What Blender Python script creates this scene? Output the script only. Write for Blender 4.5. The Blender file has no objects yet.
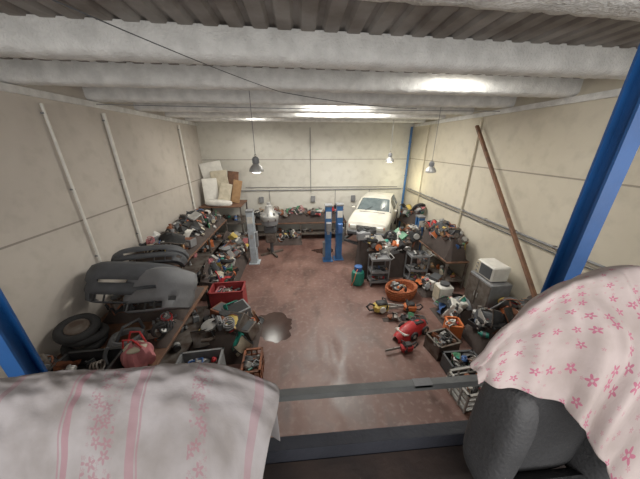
import bpy, math, random
from mathutils import Vector, Matrix, Euler, noise
R=random.Random(7)
pi=math.pi
def lin(c):
    return tuple(((x/255)/12.92 if x/255<=0.04045 else (((x/255)+0.055)/1.055)**2.4) for x in c)+(1,)
MATS={}
def mat(name,c,rough=.6,metal=0.0,var=.25,scale=6,bump=.15,c2=None,bscale=None,emit=0):
    if name in MATS: return MATS[name]
    m=bpy.data.materials.new(name); m.use_nodes=True
    nt=m.node_tree; N=nt.nodes; L=nt.links
    b=N['Principled BSDF']
    tc=N.new('ShaderNodeTexCoord')
    no=N.new('ShaderNodeTexNoise'); no.inputs['Scale'].default_value=scale; no.inputs['Detail'].default_value=6
    L.new(tc.outputs['Object'],no.inputs['Vector'])
    cr=N.new('ShaderNodeValToRGB')
    a=lin(c); d=lin(c2) if c2 else tuple(x*(1-var) for x in a[:3])+(1,)
    cr.color_ramp.elements[0].position=.35; cr.color_ramp.elements[1].position=.65
    cr.color_ramp.elements[0].color=d; cr.color_ramp.elements[1].color=a
    L.new(no.outputs['Fac'],cr.inputs['Fac']); L.new(cr.outputs['Color'],b.inputs['Base Color'])
    b.inputs['Roughness'].default_value=rough; b.inputs['Metallic'].default_value=metal
    if bump:
        n2=N.new('ShaderNodeTexNoise'); n2.inputs['Scale'].default_value=bscale or scale*5; n2.inputs['Detail'].default_value=4
        L.new(tc.outputs['Object'],n2.inputs['Vector'])
        bp=N.new('ShaderNodeBump'); bp.inputs['Strength'].default_value=bump; bp.inputs['Distance'].default_value=.02
        L.new(n2.outputs['Fac'],bp.inputs['Height']); L.new(bp.outputs['Normal'],b.inputs['Normal'])
    if emit:
        b.inputs['Emission Color'].default_value=a; b.inputs['Emission Strength'].default_value=emit
    MATS[name]=m; return m

mat('black_plastic',(42,42,44),.55); mat('dark_grey',(74,76,79),.6); mat('mid_grey',(124,125,127),.55)
mat('aluminium',(178,177,174),.45,.4); mat('steel_dirty',(114,108,102),.5,.35,c2=(76,62,54))
mat('rust',(138,82,54),.8,c2=(86,56,44)); mat('red_paint',(178,42,46),.45); mat('orange_paint',(204,108,58),.5)
mat('yellow_paint',(208,180,92),.5); mat('blue_paint_small',(62,98,155),.45); mat('green_paint',(66,128,92),.5)
mat('teal_paint',(36,124,108),.45); mat('white_plastic',(216,213,205),.5,var=.15); mat('beige_plastic',(190,180,158),.5)
mat('pink_cloth',(182,110,114),.9); mat('brown_wood',(120,84,62),.7,c2=(88,62,48)); mat('rubber',(38,38,39),.85)
mat('cardboard',(168,132,94),.85); mat('dirt_dark',(70,60,56),.9); mat('lift_blue',(50,98,150),.45,var=.25)
mat('glass_dark',(92,102,104),.12); mat('lens',(225,225,215),.15); mat('crate_red',(146,46,48),.6)
mat('bumper_grey',(112,113,116),.75,var=.15); mat('bumper_dark',(72,74,78),.75,var=.2)

class MB:
    def __init__(s): s.v=[];s.f=[];s.mi=[];s.mats=[];s.M=Matrix.Identity(4)
    def mid(s,m):
        m=MATS[m] if isinstance(m,str) else m
        if m not in s.mats: s.mats.append(m)
        return s.mats.index(m)
    def add(s,vs,fs,m):
        o=len(s.v); k=s.mid(m)
        for v in vs: s.v.append(s.M@Vector(v))
        for f in fs: s.f.append([i+o for i in f]); s.mi.append(k)
    def box(s,c,z,m,rot=(0,0,0),tp=1.0,bev=0.0):
        T=Matrix.Translation(c)@Euler(rot).to_matrix().to_4x4()
        x,y,h=z[0]/2,z[1]/2,z[2]/2
        b=min(bev,x*.6,y*.6,h*.6)
        if b>0:
            def ring(dx,dy,zz,bb):
                return [(-dx+bb,-dy,zz),(dx-bb,-dy,zz),(dx,-dy+bb,zz),(dx,dy-bb,zz),(dx-bb,dy,zz),(-dx+bb,dy,zz),(-dx,dy-bb,zz),(-dx,-dy+bb,zz)]
            vs=ring(x-b,y-b,-h,b*.4)+ring(x,y,-h+b,b)+ring(x*tp,y*tp,h-b,b)+ring((x-b)*tp,(y-b)*tp,h,b*.4)
            fs=[list(range(7,-1,-1)),list(range(24,32))]
            for r in range(3):
                for i in range(8):
                    j=(i+1)%8; fs.append([r*8+i,r*8+j,r*8+8+j,r*8+8+i])
        else:
            vs=[(-x,-y,-h),(x,-y,-h),(x,y,-h),(-x,y,-h),(-x*tp,-y*tp,h),(x*tp,-y*tp,h),(x*tp,y*tp,h),(-x*tp,y*tp,h)]
            fs=[[3,2,1,0],[4,5,6,7],[0,1,5,4],[1,2,6,5],[2,3,7,6],[3,0,4,7]]
        s.add([T@Vector(v) for v in vs],fs,m)
    def rev(s,pr,c,m,rot=(0,0,0),n=20,cap=True):
        T=Matrix.Translation(c)@Euler(rot).to_matrix().to_4x4()
        vs=[];fs=[]
        for r,z in pr:
            for i in range(n):
                a=2*pi*i/n; vs.append(T@Vector((r*math.cos(a),r*math.sin(a),z)))
        for k in range(len(pr)-1):
            for i in range(n):
                j=(i+1)%n; fs.append([k*n+i,k*n+j,k*n+n+j,k*n+n+i])
        if cap:
            fs.append(list(range(n-1,-1,-1))); fs.append([(len(pr)-1)*n+i for i in range(n)])
        s.add(vs,fs,m)
    def cyl(s,c,r,h,m,rot=(0,0,0),n=16,r2=None):
        s.rev([(r,-h/2),(r if r2 is None else r2,h/2)],c,m,rot,n)
    def tor(s,c,Rr,r,m,rot=(0,0,0),n=20,k=8):
        T=Matrix.Translation(c)@Euler(rot).to_matrix().to_4x4()
        vs=[];fs=[]
        for i in range(n):
            a=2*pi*i/n
            for j in range(k):
                b=2*pi*j/k; q=Rr+r*math.cos(b)
                vs.append(T@Vector((q*math.cos(a),q*math.sin(a),r*math.sin(b))))
        for i in range(n):
            for j in range(k):
                fs.append([i*k+j,((i+1)%n)*k+j,((i+1)%n)*k+(j+1)%k,i*k+(j+1)%k])
        s.add(vs,fs,m)
    def tube(s,path,r,m,n=8):
        path=[Vector(p) for p in path]; vs=[];fs=[]
        for i,p in enumerate(path):
            d=(path[min(i+1,len(path)-1)]-path[max(i-1,0)]).normalized()
            a=d.orthogonal().normalized() if i==0 else (pa-d*pa.dot(d)).normalized()
            pa=a; b=d.cross(a)
            for j in range(n):
                t=2*pi*j/n; vs.append(p+a*(r*math.cos(t))+b*(r*math.sin(t)))
        for i in range(len(path)-1):
            for j in range(n): fs.append([i*n+j,i*n+(j+1)%n,(i+1)*n+(j+1)%n,(i+1)*n+j])
        fs.append(list(range(n-1,-1,-1))); fs.append([(len(path)-1)*n+j for j in range(n)])
        s.add(vs,fs,m)
    def grid(s,P,m,skip=None,wrap=False):
        a=len(P);b=len(P[0]); vs=[p for r in P for p in r]; fs=[]
        for i in range(a-1):
            for j in range(b if wrap else b-1):
                if skip and skip(i,j): continue
                j2=(j+1)%b; fs.append([i*b+j,i*b+j2,(i+1)*b+j2,(i+1)*b+j])
        s.add(vs,fs,m)
    def ell(s,c,rad,m,rot=(0,0,0),n=14,k=9,p=1.0):
        T=Matrix.Translation(c)@Euler(rot).to_matrix().to_4x4()
        P=[]
        sg=lambda x:math.copysign(abs(x)**p,x)
        for i in range(k+1):
            t=-pi/2+pi*i/k+ (1e-3 if i==0 else -1e-3 if i==k else 0)
            P.append([T@Vector((rad[0]*sg(math.cos(t))*sg(math.cos(2*pi*j/n)),rad[1]*sg(math.cos(t))*sg(math.sin(2*pi*j/n)),rad[2]*sg(math.sin(t)))) for j in range(n)])
        s.grid(P,m,wrap=True)
    def done(s,name,smooth=True,parent=None,solid=0,zmin=None,xmin=-4.36,xmax=5.22,ymax=11.7,ang=35):
        for v in s.v:
            if zmin is not None and v.z<zmin: v.z=zmin
            v.x=max(xmin,min(xmax,v.x)); v.y=min(ymax,v.y)
        me=bpy.data.meshes.new(name); me.from_pydata([tuple(v) for v in s.v],[],s.f)
        for m in s.mats: me.materials.append(m)
        me.polygons.foreach_set('material_index',s.mi)
        if smooth:
            me.polygons.foreach_set('use_smooth',[True]*len(me.polygons)); me.set_sharp_from_angle(angle=math.radians(ang))
        me.update()
        o=bpy.data.objects.new(name,me); bpy.context.scene.collection.objects.link(o)
        if solid:
            md=o.modifiers.new('thick','SOLIDIFY'); md.thickness=solid
        if parent: o.parent=parent
        return o
def empty(name,loc=(0,0,0)):
    o=bpy.data.objects.new(name,None); o.empty_display_size=.1; bpy.context.scene.collection.objects.link(o); return o

XL,XR,YB,YF,ZT=-4.4,5.3,11.8,-1.6,5.55
def wallmat(name,c,c2,seams,sd=.35):
    m=bpy.data.materials.new(name); m.use_nodes=True; nt=m.node_tree;N=nt.nodes;L=nt.links;b=N['Principled BSDF']
    g=N.new('ShaderNodeTexCoord'); sp=N.new('ShaderNodeSeparateXYZ'); L.new(g.outputs['Object'],sp.inputs[0])
    no=N.new('ShaderNodeTexNoise'); no.inputs['Scale'].default_value=.5; no.inputs['Detail'].default_value=8; no.inputs['Roughness'].default_value=.6
    L.new(g.outputs['Object'],no.inputs['Vector'])
    cr=N.new('ShaderNodeValToRGB'); cr.color_ramp.elements[0].position=.3; cr.color_ramp.elements[1].position=.7
    cr.color_ramp.elements[0].color=lin(c2); cr.color_ramp.elements[1].color=lin(c); L.new(no.outputs['Fac'],cr.inputs['Fac'])
    last=None
    for z in seams:
        a=N.new('ShaderNodeMath');a.operation='SUBTRACT';L.new(sp.outputs['Z'],a.inputs[0]);a.inputs[1].default_value=z
        q=N.new('ShaderNodeMath');q.operation='ABSOLUTE';L.new(a.outputs[0],q.inputs[0])
        w=N.new('ShaderNodeMath');w.operation='LESS_THAN';L.new(q.outputs[0],w.inputs[0]);w.inputs[1].default_value=.016
        if last is None:last=w
        else:
            mx=N.new('ShaderNodeMath');mx.operation='MAXIMUM';L.new(last.outputs[0],mx.inputs[0]);L.new(w.outputs[0],mx.inputs[1]);last=mx
    fm_=N.new('ShaderNodeMath');fm_.operation='MULTIPLY';L.new(last.outputs[0],fm_.inputs[0]);fm_.inputs[1].default_value=.7
    n3=N.new('ShaderNodeTexNoise'); n3.inputs['Scale'].default_value=3.2; n3.inputs['Detail'].default_value=8; L.new(g.outputs['Object'],n3.inputs['Vector'])
    mr=N.new('ShaderNodeMapRange'); mr.inputs[1].default_value=.5; mr.inputs[2].default_value=.8; mr.inputs[3].default_value=0; mr.inputs[4].default_value=sd; L.new(n3.outputs['Fac'],mr.inputs[0])
    m1=N.new('ShaderNodeMix'); m1.data_type='RGBA'; m1.inputs[7].default_value=lin((134,126,115)); L.new(mr.outputs[0],m1.inputs[0]); L.new(cr.outputs[0],m1.inputs[6])
    m2=N.new('ShaderNodeMix'); m2.data_type='RGBA'; m2.inputs[7].default_value=lin((104,96,88)); L.new(fm_.outputs[0],m2.inputs[0]); L.new(m1.outputs[2],m2.inputs[6])
    L.new(m2.outputs[2],b.inputs['Base Color']); b.inputs['Roughness'].default_value=.85
    return m
WL=wallmat('wall_plaster_left',(192,184,175),(174,166,157),[2.98])
WB=wallmat('wall_plaster_back',(206,203,194),(192,188,177),[2.35,3.75])
WR=wallmat('wall_plaster_right',(198,190,173),(182,173,155),[2.3,3.78])
foam=mat('sprayed_foam_white',(220,219,216),.95,var=.22,scale=5,bump=1.0,bscale=38)
deckm=mat('corrugated_sheet',(142,138,133),.7,.05,scale=2.2,c2=(106,98,91),bump=.2)
fm=bpy.data.materials.new('painted_concrete_floor'); fm.use_nodes=True; nt=fm.node_tree;N=nt.nodes;L=nt.links;b=N['Principled BSDF']
tc=N.new('ShaderNodeTexCoord')
def nz(sc,det=6,dist=0,str_=None):
    n=N.new('ShaderNodeTexNoise'); n.inputs['Scale'].default_value=sc;n.inputs['Detail'].default_value=det;n.inputs['Distortion'].default_value=dist
    if str_:
        mp=N.new('ShaderNodeMapping'); mp.inputs['Scale'].default_value=str_; L.new(tc.outputs['Object'],mp.inputs[0]); L.new(mp.outputs[0],n.inputs['Vector'])
    else: L.new(tc.outputs['Object'],n.inputs['Vector'])
    return n
n1=nz(.55,8);cr=N.new('ShaderNodeValToRGB');cr.color_ramp.elements[0].position=.35;cr.color_ramp.elements[1].position=.65
cr.color_ramp.elements[0].color=lin((92,63,56));cr.color_ramp.elements[1].color=lin((122,91,82));L.new(n1.outputs['Fac'],cr.inputs[0])
n2=nz(1.5,9,.9,(1.3,.7,1));r2=N.new('ShaderNodeMapRange');r2.inputs[1].default_value=.48;r2.inputs[2].default_value=.7;r2.inputs[4].default_value=.65;L.new(n2.outputs['Fac'],r2.inputs[0])
mx=N.new('ShaderNodeMix');mx.data_type='RGBA';mx.inputs[7].default_value=lin((60,43,39));L.new(r2.outputs[0],mx.inputs[0]);L.new(cr.outputs[0],mx.inputs[6])
n4=nz(9,8);r4=N.new('ShaderNodeMapRange');r4.inputs[1].default_value=.52;r4.inputs[2].default_value=.75;r4.inputs[4].default_value=.4;L.new(n4.outputs['Fac'],r4.inputs[0])
mx2=N.new('ShaderNodeMix');mx2.data_type='RGBA';mx2.inputs[7].default_value=lin((150,132,124));L.new(r4.outputs[0],mx2.inputs[0]);L.new(mx.outputs[2],mx2.inputs[6])
L.new(mx2.outputs[2],b.inputs['Base Color'])
rr=N.new('ShaderNodeMapRange');rr.inputs[1].default_value=.35;rr.inputs[2].default_value=.65;rr.inputs[3].default_value=.58;rr.inputs[4].default_value=.36;L.new(n2.outputs['Fac'],rr.inputs[0]);L.new(rr.outputs[0],b.inputs['Roughness'])

def slab(name,x0,x1,y0,y1,z0,z1,m):
    q=MB(); q.box(((x0+x1)/2,(y0+y1)/2,(z0+z1)/2),(x1-x0,y1-y0,z1-z0),m); return q.done(name,False,xmin=-99,xmax=99,ymax=99)
slab('floor',XL-.15,XR+.15,YF-.15,YB+.15,-.15,0,fm)
slab('wall_left',XL-.15,XL,YF-.15,YB+.15,0,ZT+.25,WL)
slab('wall_right',XR,XR+.15,YF-.15,YB+.15,0,ZT+.25,WR)
slab('wall_back',XL,XR,YB,YB+.15,0,ZT+.25,WB)
slab('wall_front',XL,XR,YF-.15,YF,0,ZT+.25,WB)
q=MB(); x=XL; prof=[]
while x<XR-.001:
    for dx,dz in ((0,0),(.09,0),(.12,.045),(.19,.045),(.22,0)):
        if x+dx<=XR: prof.append((x+dx,ZT+dz))
    x+=.25
prof.append((XR,ZT))
q.grid([[(x,YF,z) for x,z in prof],[(x,YB,z) for x,z in prof]],deckm)
q.done('ceiling',False,xmin=-99,xmax=99,ymax=99,solid=.02)
BE=[(.35,.046),(1.84,.05),(3.39,.042),(4.8,.036),(6.35,.02),(7.9,.01),(9.45,0),(10.95,0)]
def beam(name,yc,sl,w=.34,zb=5.26,zt=5.548):
    q=MB(); P=[]; n=170
    sec=[(-w/2,zt),(-w/2,(zt+zb)/2+.03),(-w/2,zb+.06),(-w/2+.03,zb+.015),(-w/6,zb),(w/6,zb),(w/2-.03,zb+.015),(w/2,zb+.06),(w/2,(zt+zb)/2+.03),(w/2,zt)]
    for i in range(n+1):
        x=XL+(XR-XL)*i/n; r=[]
        for k,(dy,z) in enumerate(sec):
            o=0 if k in(0,9) else 1
            a=noise.noise(Vector((x*9,dy*14+yc*3,z*14)))*.016*o; c=noise.noise(Vector((x*22,dy*30,z*30+yc)))*.010*o
            r.append((x,yc+sl*x+dy+a+c,z+a-c))
        P.append(r)
    q.grid(P,foam); return q.done(name,xmin=-99,xmax=99,ymax=99,ang=180)
for y,sl in BE: beam('ceiling_beam',y,sl)
for nm,x0,x1 in(('trim_1',XL,XL+.07),('trim_2',XR-.07,XR)):
    slab(nm,x0,x1,YF,YB,5.14,5.25,foam)
sky=mat('translucent_skylight',(255,248,226),.5,var=.05,bump=0,emit=5)
SK=[(2.75,4.15,.9,.7),(1.1,7.15,1.7,.8),(1.6,8.7,2.8,.9),(-1.75,10.2,.5,.8)]  # last panel is added, placed to put a bright reflection in the oil puddle
for i,(x,y,w,d) in enumerate(SK):
    slab('skylight_%d'%(i+1),x-w/2,x+w/2,y-d/2,y+d/2,ZT-.04,ZT-.021,sky)
q=MB()
for y,r in((5.0,.025),(6.4,.04),(10.0,.035)):
    q.cyl((XL+.055,y,3.5),r,3.1,'white_plastic',n=12)
    for z in(2.2,3.6,4.9): q.box((XL+.04,y,z),(.05,r*2.6,.03),'mid_grey')
q.done('downpipe',xmin=XL+.012)
q=MB()
q.tube([(XR-.045,-1,2.4),(XR-.045,11.6,2.4)],.025,'mid_grey')
q.tube([(XR-.045,3,2.28),(XR-.045,11.6,2.28)],.014,'dark_grey')
q.tube([(XR-.045,7.3,1.4),(XR-.045,7.3,5.1)],.028,'beige_plastic')
q.tube([(XR-.045,10.3,1.6),(XR-.045,10.3,5.1)],.02,'beige_plastic')
for y in range(1,12): q.box((XR-.04,y+.2,2.4),(.05,.05,.07),'steel_dirty')
q.done('electrical_conduit',xmax=XR-.012)
q=MB()
q.tube([(XL+.1,YB-.05,2.35),(XR-.3,YB-.05,2.35)],.022,'mid_grey')
q.tube([(.5,YB-.05,2.2),(.5,YB-.05,5.1)],.014,'mid_grey')
q.tube([(-2.6,YB-.05,2.5),(4.8,YB-.05,2.45)],.012,'dark_grey')
for x in(-1.5,1.7,3.4): q.tube([(x,YB-.05,1.5),(x,YB-.05,2.35)],.014,'mid_grey')
for x in(-1.9,0.6,2.6): q.box((x,YB-.07,1.9),(.22,.1,.3),'mid_grey',bev=.02)
q.done('wall_pipework',ymax=YB-.012)
q=MB(); q.cyl((XR-.17,YB-.16,2.6),.055,5.1,'lift_blue'); q.box((XR-.17,YB-.16,.03),(.24,.24,.06),'lift_blue')
for z in(1.5,3,4.5): q.cyl((XR-.17,YB-.16,z),.07,.05,'lift_blue')
q.done('blue_drainpipe')
q=MB(); a=Vector((5.12,7.25,4.9));c=Vector((5.08,3.6,.75)); d=c-a
q.M=Matrix.Translation((a+c)/2)@d.to_track_quat('Z','Y').to_matrix().to_4x4()
q.box((0,0,0),(.095,.07,d.length),'brown_wood',bev=.01); q.done('leaning_timber_pole',zmin=0)
q=MB()
def cable(a,b,sag,r=.006,m='dark_grey'):
    a=Vector(a);b=Vector(b); q.tube([a.lerp(b,t/14)+Vector((0,0,-sag*4*(t/14)*(1-t/14))) for t in range(15)],r,m,6)
cable((-1.6,1.8,5.24),(-.3,4.8,5.24),.03,.005); cable((-.3,4.8,5.24),(2.9,6.45,5.22),.05)
cable((-4.3,6.2,5.2),(5.2,6.6,5.2),.02,.009,'mid_grey')
q.done('ceiling_cable')
def lamp(x,y,z,s=1):
    q=MB(); q.M=Matrix.Translation((x,y,z))@Matrix.Scale(s,4)
    q.rev([(.20,-.02),(.205,0),(.19,.05),(.15,.12),(.10,.17),(.07,.19),(.07,.21)],(0,0,0),'aluminium',n=28,cap=False)
    q.rev([(.185,-.0),(.17,-.03),(.1,-.05),(.001,-.055)],(0,0,0),'lens',n=24,cap=False)
    q.rev([(.07,.19),(.085,.2),(.085,.34),(.06,.37),(.02,.38)],(0,0,0),'mid_grey',n=20)
    for k in range(10):
        a=k*pi/5; q.box((.088*math.cos(a),.088*math.sin(a),.27),(.02,.008,.12),'mid_grey',rot=(0,0,a))
    q.tor((0,0,.41),.025,.007,'steel_dirty',rot=(pi/2,0,0))
    q.tube([(0,0,.42),(0,0,(5.27-z)/s)],.007/s,'mid_grey',6)
    return q.done('hanging_high_bay_lamp')
lamp(-.83,4.85,3.93,.68); lamp(3.45,9.45,3.8,.8); lamp(3.5,6.42,3.72,.7)

DARK=['black_plastic','dark_grey','steel_dirty','rubber','rust','mid_grey','aluminium']
COL=['red_paint','white_plastic','orange_paint','blue_paint_small','beige_plastic','yellow_paint','green_paint','cardboard','brown_wood','aluminium','white_plastic','pink_cloth','teal_paint']
def piece(q,p,s,mode,cf=.3):
    M0=q.M
    up=R.random()<.55
    rot=(R.uniform(-.35,.35),R.uniform(-.35,.35),R.uniform(0,6.3)) if up else tuple(R.uniform(0,6.3) for _ in range(3))
    q.M=M0@Matrix.Translation(p)@Euler(rot).to_matrix().to_4x4()
    m=R.choice(COL) if R.random()<cf else R.choice(DARK); m2=R.choice(DARK)
    if mode is None: mode=R.choice([0,1,1,2,3,3,4,5,5,6,7,8,9,9,10,11,11])
    if mode==0:
        q.box((0,0,0),(s,s*.7,s*.55),m,bev=.01); q.box((0,0,s*.28),(s*.85,s*.55,.015),m2)
        q.box((s*.2,-s*.36,0),(s*.3,.012,s*.2),'white_plastic')
    elif mode==1:
        q.box((0,0,0),(s,s*.55,s*.5),m2,bev=s*.06,tp=.85)
        for k in range(4): q.cyl((-s*.36+k*s*.24,0,s*.28),s*.085,s*.14,'steel_dirty',n=10)
        q.cyl((s*.55,0,-.03),s*.2,s*.08,m,rot=(0,pi/2,0),n=14); q.cyl((-s*.53,0,0),s*.13,s*.1,'aluminium',rot=(0,pi/2,0),n=12)
        q.tube([(-s*.4,s*.3,-s*.1),(-s*.1,s*.42,0),(s*.2,s*.4,s*.05),(s*.4,s*.3,-s*.1)],s*.05,'rust')
    elif mode==2:
        q.tor((0,0,0),s*.42,s*.13,'rubber',n=20); q.cyl((0,0,0),s*.31,s*.1,'aluminium'); q.cyl((0,0,.01),s*.1,s*.16,m2)
    elif mode==3:
        L_=s*1.3; c=R.uniform(.2,.8)*s
        q.tube([(-L_/2,0,0),(-L_/4,c*.3,0),(0,c*.45,s*.05),(L_/4,c*.3,s*.12),(L_/2,-c*.2,s*.15)],R.uniform(.012,.04),m)
    elif mode==4:
        q.rev([(s*.26,-s*.4),(s*.28,-s*.36),(s*.28,s*.2),(s*.2,s*.32),(s*.08,s*.36),(s*.08,s*.45),(s*.1,s*.45),(s*.1,s*.5)],(0,0,0),m,n=16)
        q.rev([(s*.283,-s*.15),(s*.285,.0),(s*.283,s*.1)],(0,0,0),m2,n=16,cap=False)
    elif mode==5:
        P=[[(s*1.2*(i/6-.5),s*.7*(j/4-.5),s*.3*(1-(2*i/6-1)**2)+s*.1*math.sin(j*1.3+i)) for j in range(5)] for i in range(7)]
        P2=[[(x,y,z-.012) for x,y,z in r] for r in P]
        q.grid(P,m); q.grid(P2,m2)
        q.tube([P[i][0] for i in range(7)],.012,m2,6); q.tube([P[i][4] for i in range(7)],.012,m2,6)
    elif mode==6:
        n=12
        q.cyl((0,0,0),s*.26,s*.12,'steel_dirty',n=24); q.cyl((0,0,s*.08),s*.12,s*.14,m2)
        for k in range(n): a=2*pi*k/n; q.box((s*.28*math.cos(a),s*.28*math.sin(a),0),(s*.08,s*.06,s*.11),'steel_dirty',rot=(0,0,a))
    elif mode==7:
        q.tube([(s*(.32+.02*math.sin(t*.7))*math.cos(t*.45),s*.32*math.sin(t*.45),t*.0035*s*4) for t in range(50)],.014,m,6)
    elif mode==8:
        P=[[(s*(i/8-.5)*1.2,s*(j/8-.5)*1.1,.22*s*noise.noise(Vector((i*.5+p[0]*7,j*.5+p[1]*5,s)))+s*.12*(1-((i-4)/4)**2)) for j in range(9)] for i in range(9)]
        q.grid(P,m); q.grid([[(x,y,z-.008) for x,y,z in r] for r in P],m)
    elif mode==9:
        q.box((0,0,0),(s*.6,s*.3,s*.62),m,bev=s*.06); q.cyl((s*.2,0,s*.35),s*.06,s*.1,m2,n=10)
        q.tube([(-s*.22,0,s*.3),(-s*.2,0,s*.42),(s*.05,0,s*.42),(s*.08,0,s*.3)],s*.035,m,6)
    elif mode==10:
        w,d,h=s*.55,s*.38,s*.2
        for c_,z_ in(((0,0,-h),(2*w,2*d,.012)),((w,0,0),(.015,2*d,2*h)),((-w,0,0),(.015,2*d,2*h)),((0,d,0),(2*w,.015,2*h)),((0,-d,0),(2*w,.015,2*h))): q.box(c_,z_,m)
        for k in range(5): q.box((R.uniform(-w*.7,w*.7),R.uniform(-d*.6,d*.6),-h*.3),(s*.2,s*.15,s*.2),R.choice(DARK+COL),rot=(R.random(),R.random(),R.random()))
    elif mode==11:
        q.rev([(s*.1,-s*.45),(s*.12,-s*.2),(s*.2,-.1*s),(s*.2,s*.1),(s*.3,s*.2),(s*.32,s*.3),(s*.2,s*.33)],(0,0,0),m2,n=14)
        q.box((0,s*.2,0),(s*.18,s*.14,s*.3),'steel_dirty',bev=.01)
    q.M=M0
def pile(name,x0,x1,y0,y1,zb,h,n,smin=.14,smax=.38,cf=.3,fall=.2,seed=0,wall=None,modes=None,big=0):
    q=MB(); R.seed(seed*101+5)
    def H(x,y):
        fx=min(1,(x-x0)/fall) if wall!='L' else 1
        gx=min(1,(x1-x)/fall) if wall!='R' else 1
        f=max(0,min(fx,gx,1))*max(0,min((y-y0)/fall,(y1-y)/fall,1))
        e=noise.noise(Vector((x*1.4+seed*3,y*1.4,seed)))
        ww=1.0
        if wall=='L': ww=.45+.55*(x1-x)/(x1-x0)
        if wall=='R': ww=.45+.55*(x-x0)/(x1-x0)
        return zb+max(0,h*ww*(f**.6)*(.72+.6*e))
    nx=max(4,int((x1-x0)/.12)); ny=max(4,int((y1-y0)/.12))
    q.grid([[(x0+(x1-x0)*i/nx,y0+(y1-y0)*j/ny,H(x0+(x1-x0)*i/nx,y0+(y1-y0)*j/ny)+.03*noise.noise(Vector((i*.9,j*.9,seed)))) for j in range(ny+1)] for i in range(nx+1)],'dirt_dark')
    for k in range(n+big):
        s=R.uniform(smin,smax) if k>=big else R.uniform(smax,smax*1.45)
        mg=min(s*.48,(x1-x0)*.42,(y1-y0)*.42)
        x=R.uniform(x0+mg,x1-mg); y=R.uniform(y0+mg,y1-mg)
        hh=H(x,y)
        piece(q,(x,y,max(zb+s*.15,hh+R.uniform(-.02,.12)*1)),s,R.choice(modes) if modes else (None if k>=big else R.choice([1,5,0,2,9,11,5])),cf)
    return q.done(name,zmin=zb+.002,ang=40)
def bench(name,x0,x1,y0,y1,z,m='steel_dirty',top='brown_wood',shelf=True):
    q=MB(); q.box(((x0+x1)/2,(y0+y1)/2,z-.025),(x1-x0,y1-y0,.05),top,bev=.008)
    n=max(2,int((y1-y0)/1.6)+1) if (y1-y0)>(x1-x0) else 2
    nx=2 if (y1-y0)>(x1-x0) else max(2,int((x1-x0)/1.6)+1)
    for i in range(nx):
        for j in range(n):
            q.box((x0+.05+(x1-x0-.1)*i/(nx-1),y0+.05+(y1-y0-.1)*j/(n-1),(z-.05)/2),(.06,.06,z-.05),m)
    if shelf:
        q.box(((x0+x1)/2,(y0+y1)/2,.3),(x1-x0-.02,y1-y0-.02,.03),m)
        if z>1.2: q.box(((x0+x1)/2,(y0+y1)/2,z*.6),(x1-x0-.02,y1-y0-.02,.03),m)
        for zz in ([.315,z*.6+.015] if z>1.2 else [.315]):
            for t in range(int((x1-x0)*(y1-y0)*7)):
                s=R.uniform(.15,.3); piece(q,(R.uniform(x0+.15,x1-.15),R.uniform(y0+.15,y1-.15),zz+s*.3),s,R.choice([0,1,9,11,4]),.35)
    return q.done(name,zmin=0)

# ---------- LEFT SIDE
R.seed(3)
bench('storage_rack',-4.27,-3.1,5.75,9.9,1.5)
pile('engine_parts_heap',-4.25,-3.12,5.8,9.85,1.502,.55,175,.18,.46,.5,seed=1,wall='L',big=12)
bench('steel_workbench',-4.34,-2.5,2.7,5.65,.95)
pile('scrap_parts_heap',-3.05,-2.2,6.3,10.2,0,1.2,150,.18,.46,.52,seed=2,wall='L',big=12)
pile('car_parts_heap',-2.45,-1.1,3.95,5.35,0,.75,60,.18,.46,.35,seed=3,wall='L',big=8)
bench('tall_storage_rack',-4.3,-2.55,10.25,11.6,1.95)
q=MB()
for i,(x,y,w,h,rz,rx,m) in enumerate([(-3.8,11.3,.9,1.75,.2,-.1,'white_plastic'),(-3.5,11.05,.7,1.4,.1,-.15,'beige_plastic'),(-3.9,10.85,.6,1.1,.35,-.2,'white_plastic'),(-3.05,11.25,.5,1.35,-.1,-.2,'brown_wood'),(-2.85,11.0,.4,1.0,-.2,-.25,'cardboard'),(-3.3,10.8,.5,.9,.15,-.3,'beige_plastic')]):
    q.M=Matrix.Translation((x,y,1.95+h/2))@Euler((rx,0.12*(i-2)*.7,rz)).to_matrix().to_4x4()
    q.box((0,0,0),(w,.05,h),m,bev=.015); q.box((0,-.03,0),(w*.75,.015,h*.8),m)
q.M=Matrix.Identity(4); q.done('leaning_boards',zmin=1.951)
q=MB(); q.ell((-3.5,10.42,2.08),(.55,.16,.13),'white_plastic',rot=(0,.08,.1),p=.6,n=24,k=14); q.done('rolled_mattress',zmin=1.952)
def bumper(name,loc,rot,W,D,hh,m,op=True):
    q=MB(); q.M=Matrix.Translation(loc)@Euler(rot).to_matrix().to_4x4(); n=36
    prf=[(-.10,-.5),(-.02,-.46),(.0,-.3),(.03,-.2),(.015,-.02),(.05,.05),(.045,.25),(.0,.42),(-.10,.5)]
    P=[]
    for i in range(n+1):
        t=-1+2*i/n; a=t*pi/2
        ex=math.copysign(abs(math.sin(a))**.55,t); ey=abs(math.cos(a))**.75 if abs(t)<1 else 0
        c=Vector((W/2*ex,-D*ey,0)); nd=Vector((math.sin(a)*.9,-math.cos(a),0)).normalized()
        P.append([c+nd*(o*1.0)+Vector((0,0,z*hh*(1-.12*abs(t)))) for o,z in prf])
    sk=(lambda i,j:(j in(1,) and 10<i<25) or (j==2 and (5<i<9 or 26<i<30)) or (j in(4,) and 13<i<22)) if op else None
    q.grid(P,m,skip=sk)
    for k in(13,16,19,22): q.box(tuple((P[k][1]+P[k][2])/2) ,(.02,.03,.18*hh),'black_plastic')
    return q.done(name,solid=.012,ang=50,xmin=-4.3)
bumper('car_bumper',(-3.5,4.78,1.6),(-.6,.12,.08),1.65,.6,.8,'bumper_dark')
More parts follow.
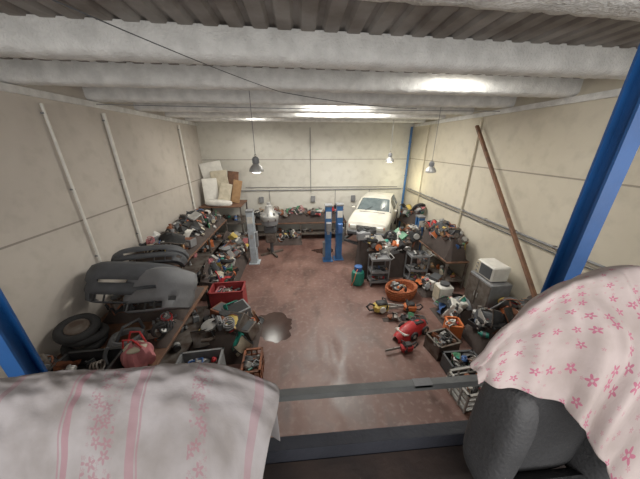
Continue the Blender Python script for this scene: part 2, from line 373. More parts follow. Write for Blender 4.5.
bumper('car_bumper',(-2.87,4.6,1.45),(-.7,-.25,-.3),1.35,.6,.85,'bumper_grey')
bumper('car_bumper',(-3.45,5.25,1.85),(-1.0,0,.2),1.4,.42,.45,'bumper_dark')
pile('small_parts_clutter',-4.2,-2.55,4.3,5.55,.952,.4,50,.2,.42,.12,seed=5)
q=MB()
for i,(x,y,z,r,rt) in enumerate([(-4.0,3.72,1.05,.25,(.1,.05,0)),(-3.95,3.74,1.21,.25,(-.15,.12,0)),(-4.0,3.7,1.38,.24,(.2,.2,0))]):
    q.tor((x,y,z),r,.075,'rubber',rot=rt,n=32,k=12); q.cyl((x,y,z),.17,.09,'steel_dirty',rot=rt,n=20)
q.done('stacked_tyre',zmin=.952)
q=MB()
for k in range(3):
    q.tube([((.3-.03*k+.02*math.sin(t))*math.cos(t*.3)-3.28,(.24-.02*k)*math.sin(t*.3)+3.75,.98+.04*k+.001*t) for t in range(66)],.02,'mid_grey',8)
q.tube([(-3.4,3.6,1.05),(-3.25,3.7,1.35),(-3.1,3.9,1.35),(-3.1,3.95,1.1)],.028,'dark_grey')
q.done('coiled_hose',zmin=.952)
pile('hand_tool_clutter',-2.92,-2.52,3.55,4.25,.952,.2,30,.14,.3,.4,fall=.1,seed=41)
pile('rag_clutter',-4.25,-3.95,2.75,3.35,.952,.2,10,.14,.3,.1,fall=.1,seed=42)
def crate(name,c,sz,m,rz=0,wall=.02,slats=False,fill=10,cf=.4,zmin=0):
    q=MB(); q.M=Matrix.Translation(c)@Matrix.Rotation(rz,4,'Z'); w,d,h=sz
    q.box((0,0,.01),(w,d,.02),m)
    if slats:
        for k in range(4):
            z=.04+k*(h-.05)/3
            for sy in(-1,1): q.box((0,sy*d/2,z),(w,wall,.03),m)
            for sx in(-1,1): q.box((sx*w/2,0,z),(wall,d,.03),m)
        for sx in(-1,-.33,.33,1):
            for sy in(-1,1): q.box((sx*w/2,sy*d/2,h/2),(.025,.03,h),m)
        for sy in(-.4,.4):
            for sx in(-1,1): q.box((sx*w/2,sy*d/2,h/2),(.03,.025,h),m)
    else:
        for sy in(-1,1): q.box((0,sy*(d-wall)/2,h/2),(w,wall,h),m)
        for sx in(-1,1): q.box((sx*(w-wall)/2,0,h/2),(wall,d-2*wall,h),m)
    for sy in(-1,1): q.box((0,sy*d/2,h),(w+.04,.04,.03),m)
    for sx in(-1,1): q.box((sx*w/2,0,h),(.04,d+.04,.03),m)
    for k in range(fill):
        s=R.uniform(.12,.24); piece(q,(R.uniform(-w*.32,w*.32),R.uniform(-d*.3,d*.3),h*.75+R.uniform(0,.08)),s,None,cf)
    q.M=Matrix.Identity(4); return q.done(name,zmin=zmin)
crate('black_plastic_crate',(-3.42,3.02,.955),(.85,.55,.28),'black_plastic',.05,fill=6,cf=.0,zmin=.952)
def bag(name,cx,cy,sc,m,m2):
    q=MB(); P=[]
    for i in range(15):
        t=i/14; z=.42*t*sc; rr_=.2*sc*(math.sin(pi*min(1,t*.8+.18))**.6)*(1 if t<.8 else .75)
        P.append([(cx+rr_*1.0*math.cos(a*pi/12)*(1+.16*math.sin(a*1.3+i*.4)),cy+rr_*.85*math.sin(a*pi/12)*(1+.14*math.sin(a*2.1)),.96+z+.04*math.sin(a*.9)) for a in range(24)])
    q.grid(P,m,wrap=True)
    for s in(-1,1): q.tube([(cx-.12*sc,cy+s*.06,.96+.38*sc),(cx-.06*sc,cy+s*.09,.96+.54*sc),(cx+.06*sc,cy+s*.09,.96+.54*sc),(cx+.12*sc,cy+s*.06,.96+.38*sc)],.014,m2)
    q.ell((cx,cy,.96+.34*sc),(.15*sc,.12*sc,.05),'beige_plastic')
    q.done(name,zmin=.952)
bag('pink_tote_bag',-2.74,3.2,1.15,'pink_cloth','red_paint')
crate('grey_plastic_tub',(-1.95,3.4,0),(.75,.55,.7),'mid_grey',.08,fill=18,cf=.3)
crate('grey_plastic_tub',(-1.2,3.0,0),(.5,.5,.45),'dark_grey',-.1,fill=12,cf=.3)
crate('wire_basket',(-1.05,3.62,0),(.34,.55,.45),'rust',.05,slats=True,fill=8,cf=.5)
crate('red_plastic_crate',(-2.05,5.75,.0),(.85,.5,.8),'crate_red',.05,fill=24,cf=.5)
crate('grey_plastic_tub',(-2.0,2.62,0),(.9,.6,.5),'mid_grey',.0,fill=14,cf=.2)
def puddle(name,cx,cy,rx,ry,sd):
    q=MB(); n=72; vs=[(cx,cy,.004)]
    for i in range(n):
        a=2*pi*i/n; k=1+.4*noise.noise(Vector((math.cos(a)*1.2+sd,math.sin(a)*1.2,sd)))+.16*noise.noise(Vector((math.cos(a)*4+sd,math.sin(a)*4,sd)))
        vs.append((cx+rx*k*math.cos(a),cy+ry*k*math.sin(a),.004))
    q.add(vs,[[0,i+1,(i+1)%n+1] for i in range(n)],MATS['oil_film']); q.done(name)
mat('oil_film',(66,48,43),.16,var=.3,bump=0,scale=3)
puddle('oil_puddle',-.78,5.05,.5,.5,2.7); puddle('oil_puddle',.95,9.7,.5,.3,4)
# ---------- BACK WALL
bench('long_workbench',-2.3,2.2,11.05,11.7,.9)
pile('tools_clutter',-2.25,2.15,11.1,11.62,.902,.5,105,.16,.44,.6,fall=.12,seed=8,big=8)
pile('gearbox_parts_heap',-1.5,.0,10.45,10.98,0,.5,28,.16,.36,.45,seed=9)
q=MB(); q.M=Matrix.Translation((-1.3,9.6,0))
q.rev([(.36,1.55),(.38,1.6),(.36,1.72),(.25,1.82),(.2,1.95),(.15,2.02),(.14,2.12),(.08,2.16),(.07,2.25)],(0,0,0),'aluminium',n=24)
q.rev([(.36,1.55),(.33,1.35),(.22,1.28)],(0,0,0),'mid_grey',n=24)
for k in range(8):
    a=k*pi/4; q.cyl((.37*math.cos(a),.37*math.sin(a),1.58),.03,.08,'steel_dirty',n=8); q.box((.27*math.cos(a),.27*math.sin(a),1.8),(.16,.02,.12),'aluminium',rot=(0,0,a))
q.box((0,0,1.14),(.5,.4,.3),'dark_grey',bev=.04); q.box((0,0,.78),(.42,.36,.44),'steel_dirty',bev=.03); q.cyl((0,0,.3),.07,.55,'dark_grey')
for k in range(4):
    a=k*pi/2+.5; q.box((.25*math.cos(a),.25*math.sin(a),.05),(.5,.08,.08),'steel_dirty',rot=(0,0,a)); q.cyl((.48*math.cos(a),.48*math.sin(a),.04),.04,.03,'rubber',rot=(pi/2,0,a))
q.M=Matrix.Identity(4); q.done('gearbox_on_stand',zmin=0)
# ---------- LIFTS
def liftcol(q,x,y,side,h,carr,m='lift_blue',arms=True):
    q.box((x,y,.015),(.4,.42,.03),m)
    q.box((x-side*.1,y,h/2),(.04,.3,h),m); q.box((x,y-.14,h/2),(.22,.03,h),m); q.box((x,y+.14,h/2),(.22,.03,h),m)
    q.box((x+side*.1,y-.1,h/2),(.03,.09,h),m); q.box((x+side*.1,y+.1,h/2),(.03,.09,h),m)
    q.box((x,y-.158,h*.86),(.2,.006,.26),'white_plastic'); q.box((x,y-.158,h*.55),(.1,.006,.16),'aluminium')
    q.box((x,y,h+.03),(.26,.34,.06),'mid_grey'); q.cyl((x,y,h/2),.03,h-.1,'steel_dirty')
    q.box((x+side*.1,y,carr),(.2,.18,.6),'mid_grey',bev=.01)
    if arms:
      for s,l in((-1,.8),(1,.9)):
        a=Vector((x+side*.2,y,carr-.2)); b_=a+Vector((side*.5,s*l*.7,0)); d=b_-a
        M0=q.M; q.M=M0@Matrix.Translation((a+b_)/2)@Matrix.Rotation(math.atan2(d.y,d.x),4,'Z'); q.box((0,0,0),(d.length,.1,.09),'dark_grey'); q.M=M0
        q.cyl(tuple(b_+Vector((0,0,.08))),.07,.09,'rubber')
mat('lift_light',(184,194,202),.45)
q=MB(); liftcol(q,-1.9,8.8,1,2.1,1.0,'lift_light',False); liftcol(q,1.02,8.8,-1,2.25,.5,'lift_blue',False); q.box((1.02,8.55,1.5),(.2,.18,.35),'mid_grey',bev=.02); q.done('two_post_car_lift',zmin=0)
q=MB(); liftcol(q,1.47,8.9,1,2.25,1.05); liftcol(q,4.75,8.9,-1,1.7,1.05); q.box((1.47,8.64,1.4),(.18,.16,.4),'blue_paint_small',bev=.02); q.done('two_post_car_lift',zmin=0)
# ---------- CAR
def car(loc,rz):
    par=empty('car')
    T=Matrix.Translation(loc)@Matrix.Rotation(rz,4,'Z')
    paint=mat('car_paint_cream',(196,192,180),.5,var=.25,bump=0,scale=2.5)
    st=[(-1.85,.66,.35,.62,.66,.6),(-1.78,.74,.25,.70,.76,.66),(-1.45,.79,.22,.80,.86,.70),(-.85,.8,.22,.87,.95,.72),
     (-.70,.8,.22,.89,.97,.71),(-.15,.8,.22,.92,1.36,.58),(.1,.8,.22,.93,1.42,.57),(.9,.8,.22,.94,1.42,.57),(1.35,.79,.23,.94,1.34,.56),(1.72,.76,.26,.9,.98,.62),(1.82,.7,.4,.75,.8,.6)]
    q=MB(); q.M=T; rows=[]
    for y,w,zb,zt,zr,wr in st:
        h=[(w*.85,zb),(w,zb+.12),(w*1.01,(zb+zt)/2),(w*.99,zt-.05),(w*.95,zt),(wr,zr-.03),(wr*.85,zr),(0,zr+.015)]
        rows.append([Vector((x,y,z)) for x,z in h]+[Vector((-x,y,z)) for x,z in reversed(h[:-1])])
    glass=lambda i,j:(i in(4,) and 5<=j<=8) or (5<=i<=7 and j in(4,9)) or (i==8 and 5<=j<=8)
    q.grid(rows,paint,skip=glass)
    q.grid(rows,'glass_dark',skip=lambda i,j: not glass(i,j))
    q.add(rows[0],[list(range(15))],paint); q.add(rows[-1],[list(range(14,-1,-1))],paint)
    q.grid([[rows[i][0],rows[i][14]] for i in range(len(st))],'black_plastic')
    for s in(-1,1):
        q.box((s*.5,-1.83,.6),(.26,.08,.15),'lens',bev=.03); q.box((s*.62,-1.8,.6),(.08,.1,.13),'orange_paint')
        q.box((s*.86,-.45,.98),(.12,.1,.1),paint,bev=.03); q.box((s*.6,1.8,.7),(.2,.08,.2),'red_paint')
        q.box((s*.805,.35,.55),(.012,1.9,.05),'black_plastic'); q.box((s*.775,.12,1.12),(.02,.06,.4),paint,rot=(0,s*-.45,0))
        q.tube([(s*.67,-.72,.98),(s*.575,-.15,1.37)],.025,paint)
        for y in(-1.12,1.15):
            q.cyl((s*.77,y,.3),.36,.09,'black_plastic',rot=(0,pi/2,0),n=24)
            q.tor((s*.74,y,.26),.22,.085,'rubber',rot=(0,pi/2,0),n=28,k=10); q.cyl((s*.79,y,.26),.17,.06,'aluminium',rot=(0,pi/2,0),n=20)
            q.cyl((s*.82,y,.26),.05,.03,'dark_grey',rot=(0,pi/2,0),n=10)
            for k in range(5): a=k*2*pi/5; q.box((s*.825,y+.1*math.cos(a),.26+.1*math.sin(a)),(.02,.1,.03),'mid_grey',rot=(a,0,0))
    q.box((0,-1.85,.6),(.7,.05,.14),'black_plastic')
    for k in range(3): q.box((0,-1.88,.56+k*.04),(.68,.02,.012),'aluminium')
    q.box((0,-1.88,.38),(1.4,.12,.16),'dark_grey',bev=.04); q.box((0,-1.95,.38),(.45,.012,.1),'white_plastic')
    for s in(-.3,.2): q.tube([(s,-.78,.99),(s+.25,-.55,1.1)],.01,'black_plastic',6)
    q.tube([(-.5,-.9,.955),(.5,-.9,.955)],.012,'black_plastic',6)
    q.done('body',parent=par,ang=30)
car((3.2,9.85,.95),math.radians(-27))
# ---------- RIGHT SIDE
pile('engine_heap',1.85,4.1,7.2,7.8,0,1.95,135,.2,.5,.25,seed=11,modes=[1,1,11,11,3,5,2,0,6,4,9],big=18,fall=.14)
q=MB(); q.M=Matrix.Translation((1.83,6.92,0))
q.rev([(.17,0),(.18,.03),(.18,.06),(.21,.08),(.215,.38),(.19,.47),(.1,.53),(.04,.55),(.04,.6)],(0,0,0),'teal_paint',n=28)
q.rev([(.12,.52),(.13,.52),(.13,.66),(.12,.66)],(0,0,0),'blue_paint_small',n=24); q.box((0,0,.62),(.05,.12,.05),'aluminium')
q.tube([(0,-.06,.62),(-.1,-.2,.6),(-.2,-.3,.3),(-.25,-.2,.05)],.012,'orange_paint')
q.M=Matrix.Identity(4); q.done('gas_bottle',zmin=0)
def trolley(x,y,rz,m,h=.9):
    q=MB(); q.M=Matrix.Translation((x,y,0))@Matrix.Rotation(rz,4,'Z')
    for z in(.15,.5,h): 
        q.box((0,0,z),(.6,.42,.02),m)
        for s in(-1,1): q.box((0,s*.21,z+.03),(.6,.012,.07),m); q.box((s*.3,0,z+.03),(.012,.42,.07),m)
        for k in range(5): piece(q,(R.uniform(-.2,.2),R.uniform(-.12,.12),z+.08),R.uniform(.14,.24),None,.4)
    for sx in(-1,1):
        for sy in(-1,1): q.box((sx*.29,sy*.2,h/2+.03),(.03,.03,h-.06),m); q.cyl((sx*.27,sy*.18,.05),.05,.03,'rubber',rot=(0,pi/2,0))
    q.tube([(.3,-.18,h),(.42,-.18,h+.08),(.42,.18,h+.08),(.3,.18,h)],.014,'aluminium')
    q.M=Matrix.Identity(4); q.done('tool_trolley',zmin=0)
trolley(2.5,6.88,.0,'mid_grey',.95); trolley(3.8,6.9,.0,'mid_grey',1.0)
bench('side_workbench',4.45,5.2,6.3,8.3,1.0)
pile('tool_boxes_clutter',4.47,5.18,6.35,8.25,1.002,.7,80,.2,.46,.6,fall=.1,seed=14,big=10)
bench('side_workbench',4.75,5.2,9.3,11.2,1.0)
pile('tool_boxes_clutter',4.77,5.18,9.35,11.15,1.002,.7,50,.18,.4,.6,fall=.1,seed=15,big=6)
pile('bodywork_heap',3.65,4.4,5.95,6.6,0,.6,34,.18,.42,.5,seed=16,wall='R',big=5)
q=MB(); q.box((4.85,5.05,.6),(.55,.8,1.2),'mid_grey',bev=.02)
for s in(-1,1): q.box((4.565,5.05+s*.2,.62),(.02,.37,1.05),'steel_dirty'); q.box((4.55,5.05+s*.05,.7),(.02,.02,.14),'aluminium')
q.done('metal_cabinet',zmin=0)
q=MB(); q.M=Matrix.Translation((4.83,5.05,1.202)); q.box((0,0,.22),(.46,.58,.4),'white_plastic',bev=.03)
q.box((-.235,-.06,.23),(.02,.38,.3),'dark_grey',bev=.008); q.box((-.24,.22,.23),(.015,.12,.32),'beige_plastic')
for z in(.12,.22,.32): q.cyl((-.25,.22,z),.025,.02,'mid_grey',rot=(0,pi/2,0))
q.M=Matrix.Identity(4); q.done('microwave_oven')
q=MB(); q.box((4.1,5.7,.3),(.4,.36,.6),'white_plastic',bev=.03); q.box((3.89,5.7,.35),(.02,.3,.42),'beige_plastic'); q.cyl((4.1,5.7,.64),.13,.06,'dark_grey'); q.done('white_cabinet',zmin=0)
pile('scrap_metal_heap',3.85,5.2,3.65,4.55,0,1.2,80,.2,.48,.5,seed=17,wall='R',big=12)
pile('scrap_metal_heap',3.6,4.45,4.65,5.45,0,.6,38,.18,.42,.55,seed=18,wall='R',big=5)
pile('scrap_metal_heap',3.7,5.2,2.2,3.55,0,.8,60,.18,.44,.5,seed=19,wall='R',big=8)
wk=mat('wicker',(180,100,60),.7,c2=(124,64,36),scale=30,bump=.5)
q=MB(); R.seed(21)
q.M=Matrix.Translation((3.0,6.1,0))@Matrix.Rotation(.3,4,'Z')@Matrix.Diagonal((1.35,1.0,1.2,1))
q.rev([(.27,0),(.32,.05),(.36,.16),(.37,.28),(.35,.31),(.32,.28),(.3,.1),(.001,.08)],(0,0,0),wk,n=32,cap=False)
for z,r in((.05,.325),(.12,.35),(.19,.368),(.25,.374),(.3,.37)): q.tor((0,0,z),r,.016,wk,n=36,k=6)
for k in range(20): a=k*pi/10; q.tube([(.3*math.cos(a),.3*math.sin(a),.01),(.37*math.cos(a),.37*math.sin(a),.16),(.375*math.cos(a),.375*math.sin(a),.3)],.012,wk,5)
q.M=Matrix.Translation((3.0,6.1,0))
for k in range(8): piece(q,(R.uniform(-.22,.22),R.uniform(-.16,.16),.33+R.uniform(0,.06)),R.uniform(.14,.22),None,.5)
q.M=Matrix.Identity(4); q.done('wicker_basket',zmin=0)
def powertool(name,x,y,rz,m,sc=1):
    q=MB(); q.M=Matrix.Translation((x,y,0))@Matrix.Rotation(rz,4,'Z')@Matrix.Scale(sc,4)
    q.box((0,0,.14),(.38,.24,.22),m,bev=.05); q.box((0,0,.27),(.26,.18,.08),'black_plastic',bev=.03)
    q.tube([(-.16,0,.2),(-.3,0,.28),(-.38,0,.2),(-.3,0,.08),(-.16,0,.08)],.025,'black_plastic')
    q.tube([(.1,-.13,.15),(.1,-.16,.3),(.1,0,.38),(.1,.16,.3),(.1,.13,.15)],.018,'black_plastic')
    q.box((.42,-.06,.12),(.5,.02,.09),'aluminium',bev=.01); q.tor((.42,-.06,.12),.04,.01,'black_plastic',rot=(pi/2,0,0))
    q.cyl((0,-.13,.14),.08,.04,'white_plastic',rot=(pi/2,0,0)); q.cyl((.1,.13,.14),.05,.05,'black_plastic',rot=(pi/2,0,0))
    q.M=Matrix.Identity(4); return q.done(name,zmin=0)
powertool('chainsaw',2.15,5.42,.1,'yellow_paint',1.1); powertool('chainsaw',2.98,5.38,2.9,'orange_paint',.9)
R.seed(31)
pile('loose_floor_parts',2.1,3.3,4.98,5.14,0,.03,11,.14,.24,.6,seed=22)
q=MB(); q.M=Matrix.Translation((2.62,4.52,.0))@Matrix.Rotation(.45,4,'Z')
P=[]
for i in range(15):
    t=i/14; w=.2*math.sin(pi*(.12+.8*t))**.7; hh=.32*math.sin(pi*(.1+.75*t))**.8
    P.append([((t-.5)*1.05,w*math.cos(a*pi/10),.03+hh*math.sin(a*pi/10)) for a in range(11)])
q.grid(P,'red_paint'); q.box((.2,0,.3),(.3,.2,.05),'black_plastic',bev=.02,rot=(0,.2,0))
for sx in(-.1,.3):
    for sy in(-.2,.2): q.tor((sx,sy,.12),.09,.03,'rubber',rot=(pi/2,0,0)); q.cyl((sx,sy,.12),.05,.03,'white_plastic',rot=(pi/2,0,0))
q.box((-.3,0,.2),(.2,.3,.03),'white_plastic',rot=(0,.4,0)); q.tube([(.35,-.2,.3),(.4,0,.38),(.35,.2,.3)],.015,'black_plastic')
q.M=Matrix.Identity(4); q.done('red_toy_car',zmin=0)
powertool('hedge_trimmer',2.3,4.0,3.3,'red_paint',.75)
crate('metal_parts_crate',(3.08,3.95,0),(.55,.45,.38),'steel_dirty',.2,fill=16,cf=.6)
crate('orange_parts_bin',(3.62,4.4,.0),(.3,.35,.4),'orange_paint',-.2,fill=6,cf=.5)
crate('wire_crate',(3.05,2.88,0),(.65,.5,.42),'aluminium',.1,slats=True,fill=14,cf=.5)
crate('metal_parts_crate',(3.2,3.4,0),(.65,.38,.34),'dark_grey',0,fill=14,cf=.6)

# ---------------- MEZZANINE
woodm=mat('mezzanine_boards',(60,48,44),.6,c2=(44,37,36)); bl=mat('column_blue',(28,80,142),.4,var=.2,bump=.05)
slab('mezzanine_floor',XL+.01,XR-.01,YF+.01,.775,2.68,2.8,woodm)
nv=mat('navy_steel',(46,48,56),.5)
q=MB(); q.box((.45,.79,2.80),(9.6,.02,.2),nv); q.box((.45,.815,2.895),(9.6,.06,.012),nv); q.box((.45,.815,2.705),(9.6,.06,.012),nv)
q.done('mezzanine_edge_channel')
q=MB(); rl=mat('rail_steel',(108,110,110),.5,.2)
q.box((-.02,1.05,2.965),(2.95,.045,.01),rl); q.box((-.02,1.03,2.945),(2.95,.01,.045),rl); q.box((-.02,1.072,2.94),(2.95,.01,.045),'white_plastic')
for x in(-.9,.75): q.box((x,1.05,2.96),(.12,.05,.025),'mid_grey')
q.done('guard_rail')
def icol(x,y,w,d):
    q=MB(); q.box((x,y-d/2,2.76),(w,.012,5.5),bl); q.box((x,y+d/2,2.76),(w,.012,5.5),bl); q.box((x,y,2.76),(.012,d-.012,5.5),bl)
    q.box((x,y,.015),(w+.14,d+.14,.03),bl)
    for sx in(-1,1):
        for sy in(-1,1): q.cyl((x+sx*(w/2+.03),y+sy*(d/2+.03),.045),.015,.04,'steel_dirty',n=6)
    q.done('blue_steel_column')
icol(1.53,1.12,.09,.08); icol(-1.575,1.12,.09,.08)

def cr1(p,t):
    n=len(p)-1; i=min(int(t*n),n-1); f=t*n-i
    a=p[max(i-1,0)];b=p[i];c=p[i+1];d=p[min(i+2,n)]
    return .5*((2*b)+(c-a)*f+(2*a-5*b+4*c-d)*f*f+(3*b-a-3*c+d)*f**3)
def cloth(name,rows,nu,nv,mt,fn,parent,uvs):
    rows=[[Vector(p) for p in r] for r in rows]
    me=bpy.data.meshes.new(name); vs=[];fs=[];uv=[]
    for i in range(nv+1):
        t=i/nv
        for j in range(nu+1):
            s=j/nu
            p=cr1([cr1(r,s) for r in rows],t); vs.append(tuple(p+fn(s,t))); uv.append((s*uvs[0],t*uvs[1]))
    for i in range(nv):
        for j in range(nu): a=i*(nu+1)+j; fs.append((a,a+1,a+nu+2,a+nu+1))
    me.from_pydata(vs,[],fs); ul=me.uv_layers.new(name='UVMap')
    for l in me.loops: ul.data[l.index].uv=uv[l.vertex_index]
    me.polygons.foreach_set('use_smooth',[True]*len(fs)); me.materials.append(mt)
    o=bpy.data.objects.new(name,me); bpy.context.scene.collection.objects.link(o); o.parent=parent
    md=o.modifiers.new('t','SOLIDIFY'); md.thickness=.004
    return o
def clothmat(name,base,pink,scale,Rr,keep,stripes=None,petals=5,dist=0,st=1.0,base2=None):
    m=bpy.data.materials.new(name); m.use_nodes=True; nt=m.node_tree;N=nt.nodes;L=nt.links;b=N['Principled BSDF']; b.inputs['Roughness'].default_value=.95
    def M(op,a,c=None,d=None):
        n=N.new('ShaderNodeMath'); n.operation=op
        for k,v in enumerate((a,c,d)):
            if v is None: continue
            if isinstance(v,(int,float)): n.inputs[k].default_value=v
            else: L.new(v,n.inputs[k])
        return n.outputs[0]
    uvn=N.new('ShaderNodeTexCoord'); vec=uvn.outputs['UV']
    def flower(sc,Rr,keep,off):
        mp=N.new('ShaderNodeMapping'); mp.inputs['Scale'].default_value=(sc,sc,sc); mp.inputs['Location'].default_value=(off,off,0); L.new(vec,mp.inputs[0])
        v=N.new('ShaderNodeTexVoronoi'); v.voronoi_dimensions='2D'; v.inputs['Scale'].default_value=1; v.inputs['Randomness'].default_value=.7; L.new(mp.outputs[0],v.inputs['Vector'])
        sb=N.new('ShaderNodeVectorMath'); sb.operation='SUBTRACT'; L.new(mp.outputs[0],sb.inputs[0]); L.new(v.outputs['Position'],sb.inputs[1])
        sp=N.new('ShaderNodeSeparateXYZ'); L.new(sb.outputs[0],sp.inputs[0])
        sc_=N.new('ShaderNodeSeparateColor'); L.new(v.outputs['Color'],sc_.inputs[0])
        an=M('ADD',M('ARCTAN2',sp.outputs[1],sp.outputs[0]),M('MULTIPLY',sc_.outputs[1],6.28))
        r=M('SQRT',M('ADD',M('MULTIPLY',sp.outputs[0],sp.outputs[0]),M('MULTIPLY',sp.outputs[1],sp.outputs[1])))
        lim=M('MULTIPLY_ADD',M('COSINE',M('MULTIPLY',an,petals)),Rr*.35,Rr*.72)
        core=M('GREATER_THAN',r,Rr*.22)
        return M('MULTIPLY',M('MULTIPLY',M('LESS_THAN',r,lim),M('GREATER_THAN',sc_.outputs[0],keep)),core)
    f=flower(scale,Rr,keep,0)
    f2=flower(scale*1.9,Rr*.7,keep+.1,5.3)
    fac=M('MULTIPLY',M('MAXIMUM',f,M('MULTIPLY',f2,.55)),st)
    if stripes:
        sp=N.new('ShaderNodeSeparateXYZ'); L.new(vec,sp.inputs[0])
        band=None
        for u,w,s in stripes:
            t=M('MULTIPLY',M('LESS_THAN',M('ABSOLUTE',M('SUBTRACT',sp.outputs[0],u)),w),s)
            band=t if band is None else M('MAXIMUM',band,t)
        pm=None
        for u,w in dist:
            t=M('LESS_THAN',M('ABSOLUTE',M('SUBTRACT',sp.outputs[0],u)),w); pm=t if pm is None else M('MAXIMUM',pm,t)
        fac=M('MAXIMUM',M('MULTIPLY',M('MULTIPLY',fac,pm),.6),band)
    dn=N.new('ShaderNodeTexNoise'); dn.inputs['Scale'].default_value=7; dn.inputs['Detail'].default_value=8; L.new(vec,dn.inputs['Vector'])
    dr=N.new('ShaderNodeMapRange'); dr.inputs[1].default_value=.35; dr.inputs[2].default_value=.65; L.new(dn.outputs['Fac'],dr.inputs[0])
    bm=N.new('ShaderNodeMix'); bm.data_type='RGBA'; bm.inputs[6].default_value=lin(base); bm.inputs[7].default_value=lin(base2 or base); L.new(dr.outputs[0],bm.inputs[0])
    mx=N.new('ShaderNodeMix'); mx.data_type='RGBA'; mx.inputs[7].default_value=lin(pink); L.new(bm.outputs[2],mx.inputs[6]); L.new(fac,mx.inputs[0])
    wv=N.new('ShaderNodeTexNoise'); wv.inputs['Scale'].default_value=120; L.new(vec,wv.inputs['Vector'])
    bp=N.new('ShaderNodeBump'); bp.inputs['Strength'].default_value=.15; bp.inputs['Distance'].default_value=.005; L.new(wv.outputs['Fac'],bp.inputs['Height']); L.new(bp.outputs[0],b.inputs['Normal'])
    L.new(mx.outputs[2],b.inputs['Base Color']); return m
cmL=clothmat('floral_stripe_fabric',(140,135,136),(130,82,94),26,.42,.1,
   stripes=[(.55,.010,.6),(.53,.003,.5),(.74,.013,.5),(.76,.003,.5),(1.1,.014,.4),(.33,.009,.4)],dist=[(.645,.045),(.22,.05),(.93,.03)],base2=(116,110,108))
cmR=clothmat('pink_flower_fabric',(174,160,158),(164,80,110),16,.28,.5,st=.85,base2=(156,143,139))
par=empty('covered_armchair')
up=mat('brown_upholstery',(70,52,46),.8)
xs=[-1.3,-1.1,-.9,-.7,-.5,-.3,-.13]
prof=[(.27,2.95),(.37,3.2),(.45,3.42),(.53,3.575),(.60,3.65),(.655,3.672),(.70,3.63),(.74,3.45),(.75,3.2)]
rows=[]
for i,(y,z) in enumerate(prof):
    r=[]
    for k,x in enumerate(xs):
        dz=[-.05,-.01,0,0.0,.0,-.015,-.09][k]
        if k==6: x=x-.03 if y<.5 else x+(.03 if i in(4,5) else 0)
        r.append((x,y-(.04 if k==6 else 0),z+dz))
    rows.append(r)
def fL(s,t):
    n=noise.noise(Vector((s*6,t*4,1.5))); n2=noise.noise(Vector((s*14+t*9,t*12-s*5,4))); n3=noise.noise(Vector((s*34+t*12,t*16,7)))
    f=math.sin(s*20+t*5)*.004
    return Vector((0,-.014*n-f-.006*n2,.018*n+.011*n2+.005*n3))
cloth('floral_cover',rows,190,140,cmL,fL,par,(1.18,1.05))
q=MB()
q.M=Matrix.Translation((-.68,.585,3.28))@Euler((-.25,0,0)).to_matrix().to_4x4()
q.ell((0,0,0),(.46,.09,.26),up,p=.45,n=32,k=16); q.M=Matrix.Identity(4)
q.box((-.68,.0,2.98),(.96,.5,.16),up,bev=.06); q.box((-.68,.1,2.86),(.96,.75,.06),up)
for s in(-1.1,-.26):
    for sy in(-.15,.4): q.box((s,sy,2.815),(.06,.06,.03),'black_plastic')
q.done('frame',parent=par)
par=empty('covered_car_seat')
Rr_=[(.615,.6,3.63),(.72,.62,3.81),(.86,.62,3.95),(.98,.62,4.0),(1.12,.62,4.02),(1.4,.6,3.96)]
Ee=[(.62,.575,3.60),(.69,.55,3.6),(.87,.5,3.565),(.93,.42,3.49),(.96,.34,3.40),(1.1,.25,3.15)]
Mm=[(.618,.59,3.62),(.72,.575,3.73),(.885,.535,3.79),(1.0,.47,3.79),(1.09,.42,3.75),(1.32,.38,3.6)]
M2=[(.617,.595,3.625),(.72,.6,3.785),(.872,.59,3.9),(.99,.57,3.94),(1.12,.56,3.94),(1.38,.53,3.86)]
Bb=[(.66,.61,3.6),(.75,.67,3.7),(.88,.7,3.84),(1.0,.71,3.88),(1.13,.72,3.9),(1.4,.7,3.84)]
B2=[(.76,.66,3.5),(.82,.71,3.5),(.9,.74,3.5),(1.02,.75,3.5),(1.15,.75,3.5),(1.4,.74,3.5)]
def fR(s,t):
    n=noise.noise(Vector((s*6,t*3,11.5))); n2=noise.noise(Vector((s*16,t*5,14)))
    k=math.sin(s*38+2*math.sin(t*4))*.012*max(0,(t-.35))
    return Vector((k,-.018*n-.012*n2+k,.012*n+.010*n2))
cloth('flower_sheet',[B2,Bb,Rr_,M2,Mm,Ee],150,120,cmR,fR,par,(1.0,1.15))
st=mat('seat_black_vinyl',(52,52,54),.65,bump=.3,bscale=60)
q=MB()
q.ell((1.01,.62,3.27),(.26,.075,.33),st,p=.5,n=36,k=20)
q.ell((.785,.575,3.27),(.065,.10,.30),st,p=.6,n=28,k=18); q.ell((1.26,.56,3.27),(.075,.11,.31),st,p=.6,n=28,k=18)
q.ell((1.1,.645,3.74),(.17,.05,.12),st,p=.7,n=24,k=14)
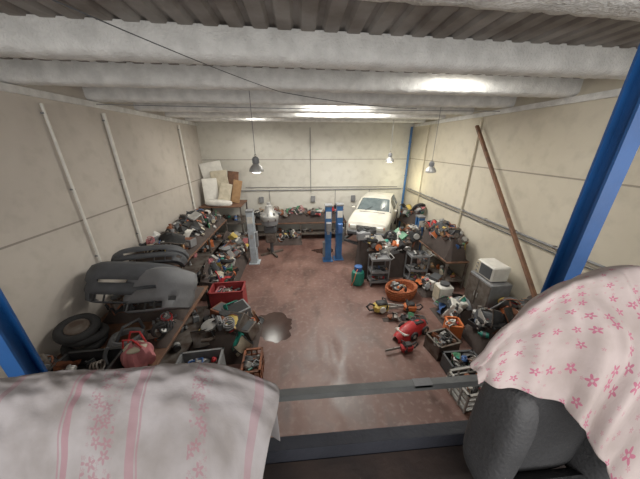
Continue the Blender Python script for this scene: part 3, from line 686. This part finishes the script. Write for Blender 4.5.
for s in(-.07,.07): q.cyl((1.1+s,.64,3.6),.009,.15,'aluminium')
q.box((1.0,.25,2.98),(.6,.6,.16),st,bev=.06); q.box((1.0,.28,2.85),(.5,.6,.1),'dark_grey')
q.done('seat',parent=par)

# ---------------- LIGHT
def area(n,loc,rot,sx,sy,p,c):
    l=bpy.data.lights.new(n,'AREA'); l.shape='RECTANGLE'; l.size=sx;l.size_y=sy;l.energy=p;l.color=c
    o=bpy.data.objects.new(n,l); o.location=loc;o.rotation_euler=rot; bpy.context.scene.collection.objects.link(o)
area('rear_fill_light',(.4,YF+.05,4.2),(math.radians(90),0,0),9,2.2,205,(1,.985,.96))  # added fill light behind the camera; the front wall has no window
for i,(x,y,w,d) in enumerate(SK): area('skylight_light_%d'%i,(x,y,ZT-.06),(0,0,0),w,d,(50,95,180,22)[i],(1,.975,.92))  # last light goes with the panel added for the puddle reflection
def spot(x,y,z,p,c):
    l=bpy.data.lights.new('added_warm_point','POINT'); l.energy=p;l.color=c;l.shadow_soft_size=.15
    o=bpy.data.objects.new('added_warm_point',l);o.location=(x,y,z); bpy.context.scene.collection.objects.link(o)
spot(4.6,10.6,2.9,28,(1,.93,.6)); spot(3.45,9.45,3.68,22,(1,.96,.82)); spot(-3.0,9.4,3.5,16,(1,.92,.78)); spot(-.83,4.85,3.83,25,(1,.97,.92))  # added warm glow: two under lamps taken as unlit, two without any fixture
w=bpy.data.worlds.new('World'); bpy.context.scene.world=w; w.use_nodes=True; w.node_tree.nodes['Background'].inputs[0].default_value=(.7,.8,1,1); w.node_tree.nodes['Background'].inputs[1].default_value=.5
bpy.context.scene.view_settings.view_transform='Standard'
bpy.context.scene.view_settings.exposure=.05
bpy.context.scene.view_settings.gamma=1.1
cd=bpy.data.cameras.new('camera'); cd.lens=13.5; cd.sensor_width=36; cd.clip_start=.02
co=bpy.data.objects.new('camera',cd); co.location=(0,0,4.4); co.rotation_euler=(math.radians(90-21.6),0,math.radians(-4.6))
bpy.context.scene.collection.objects.link(co); bpy.context.scene.camera=co
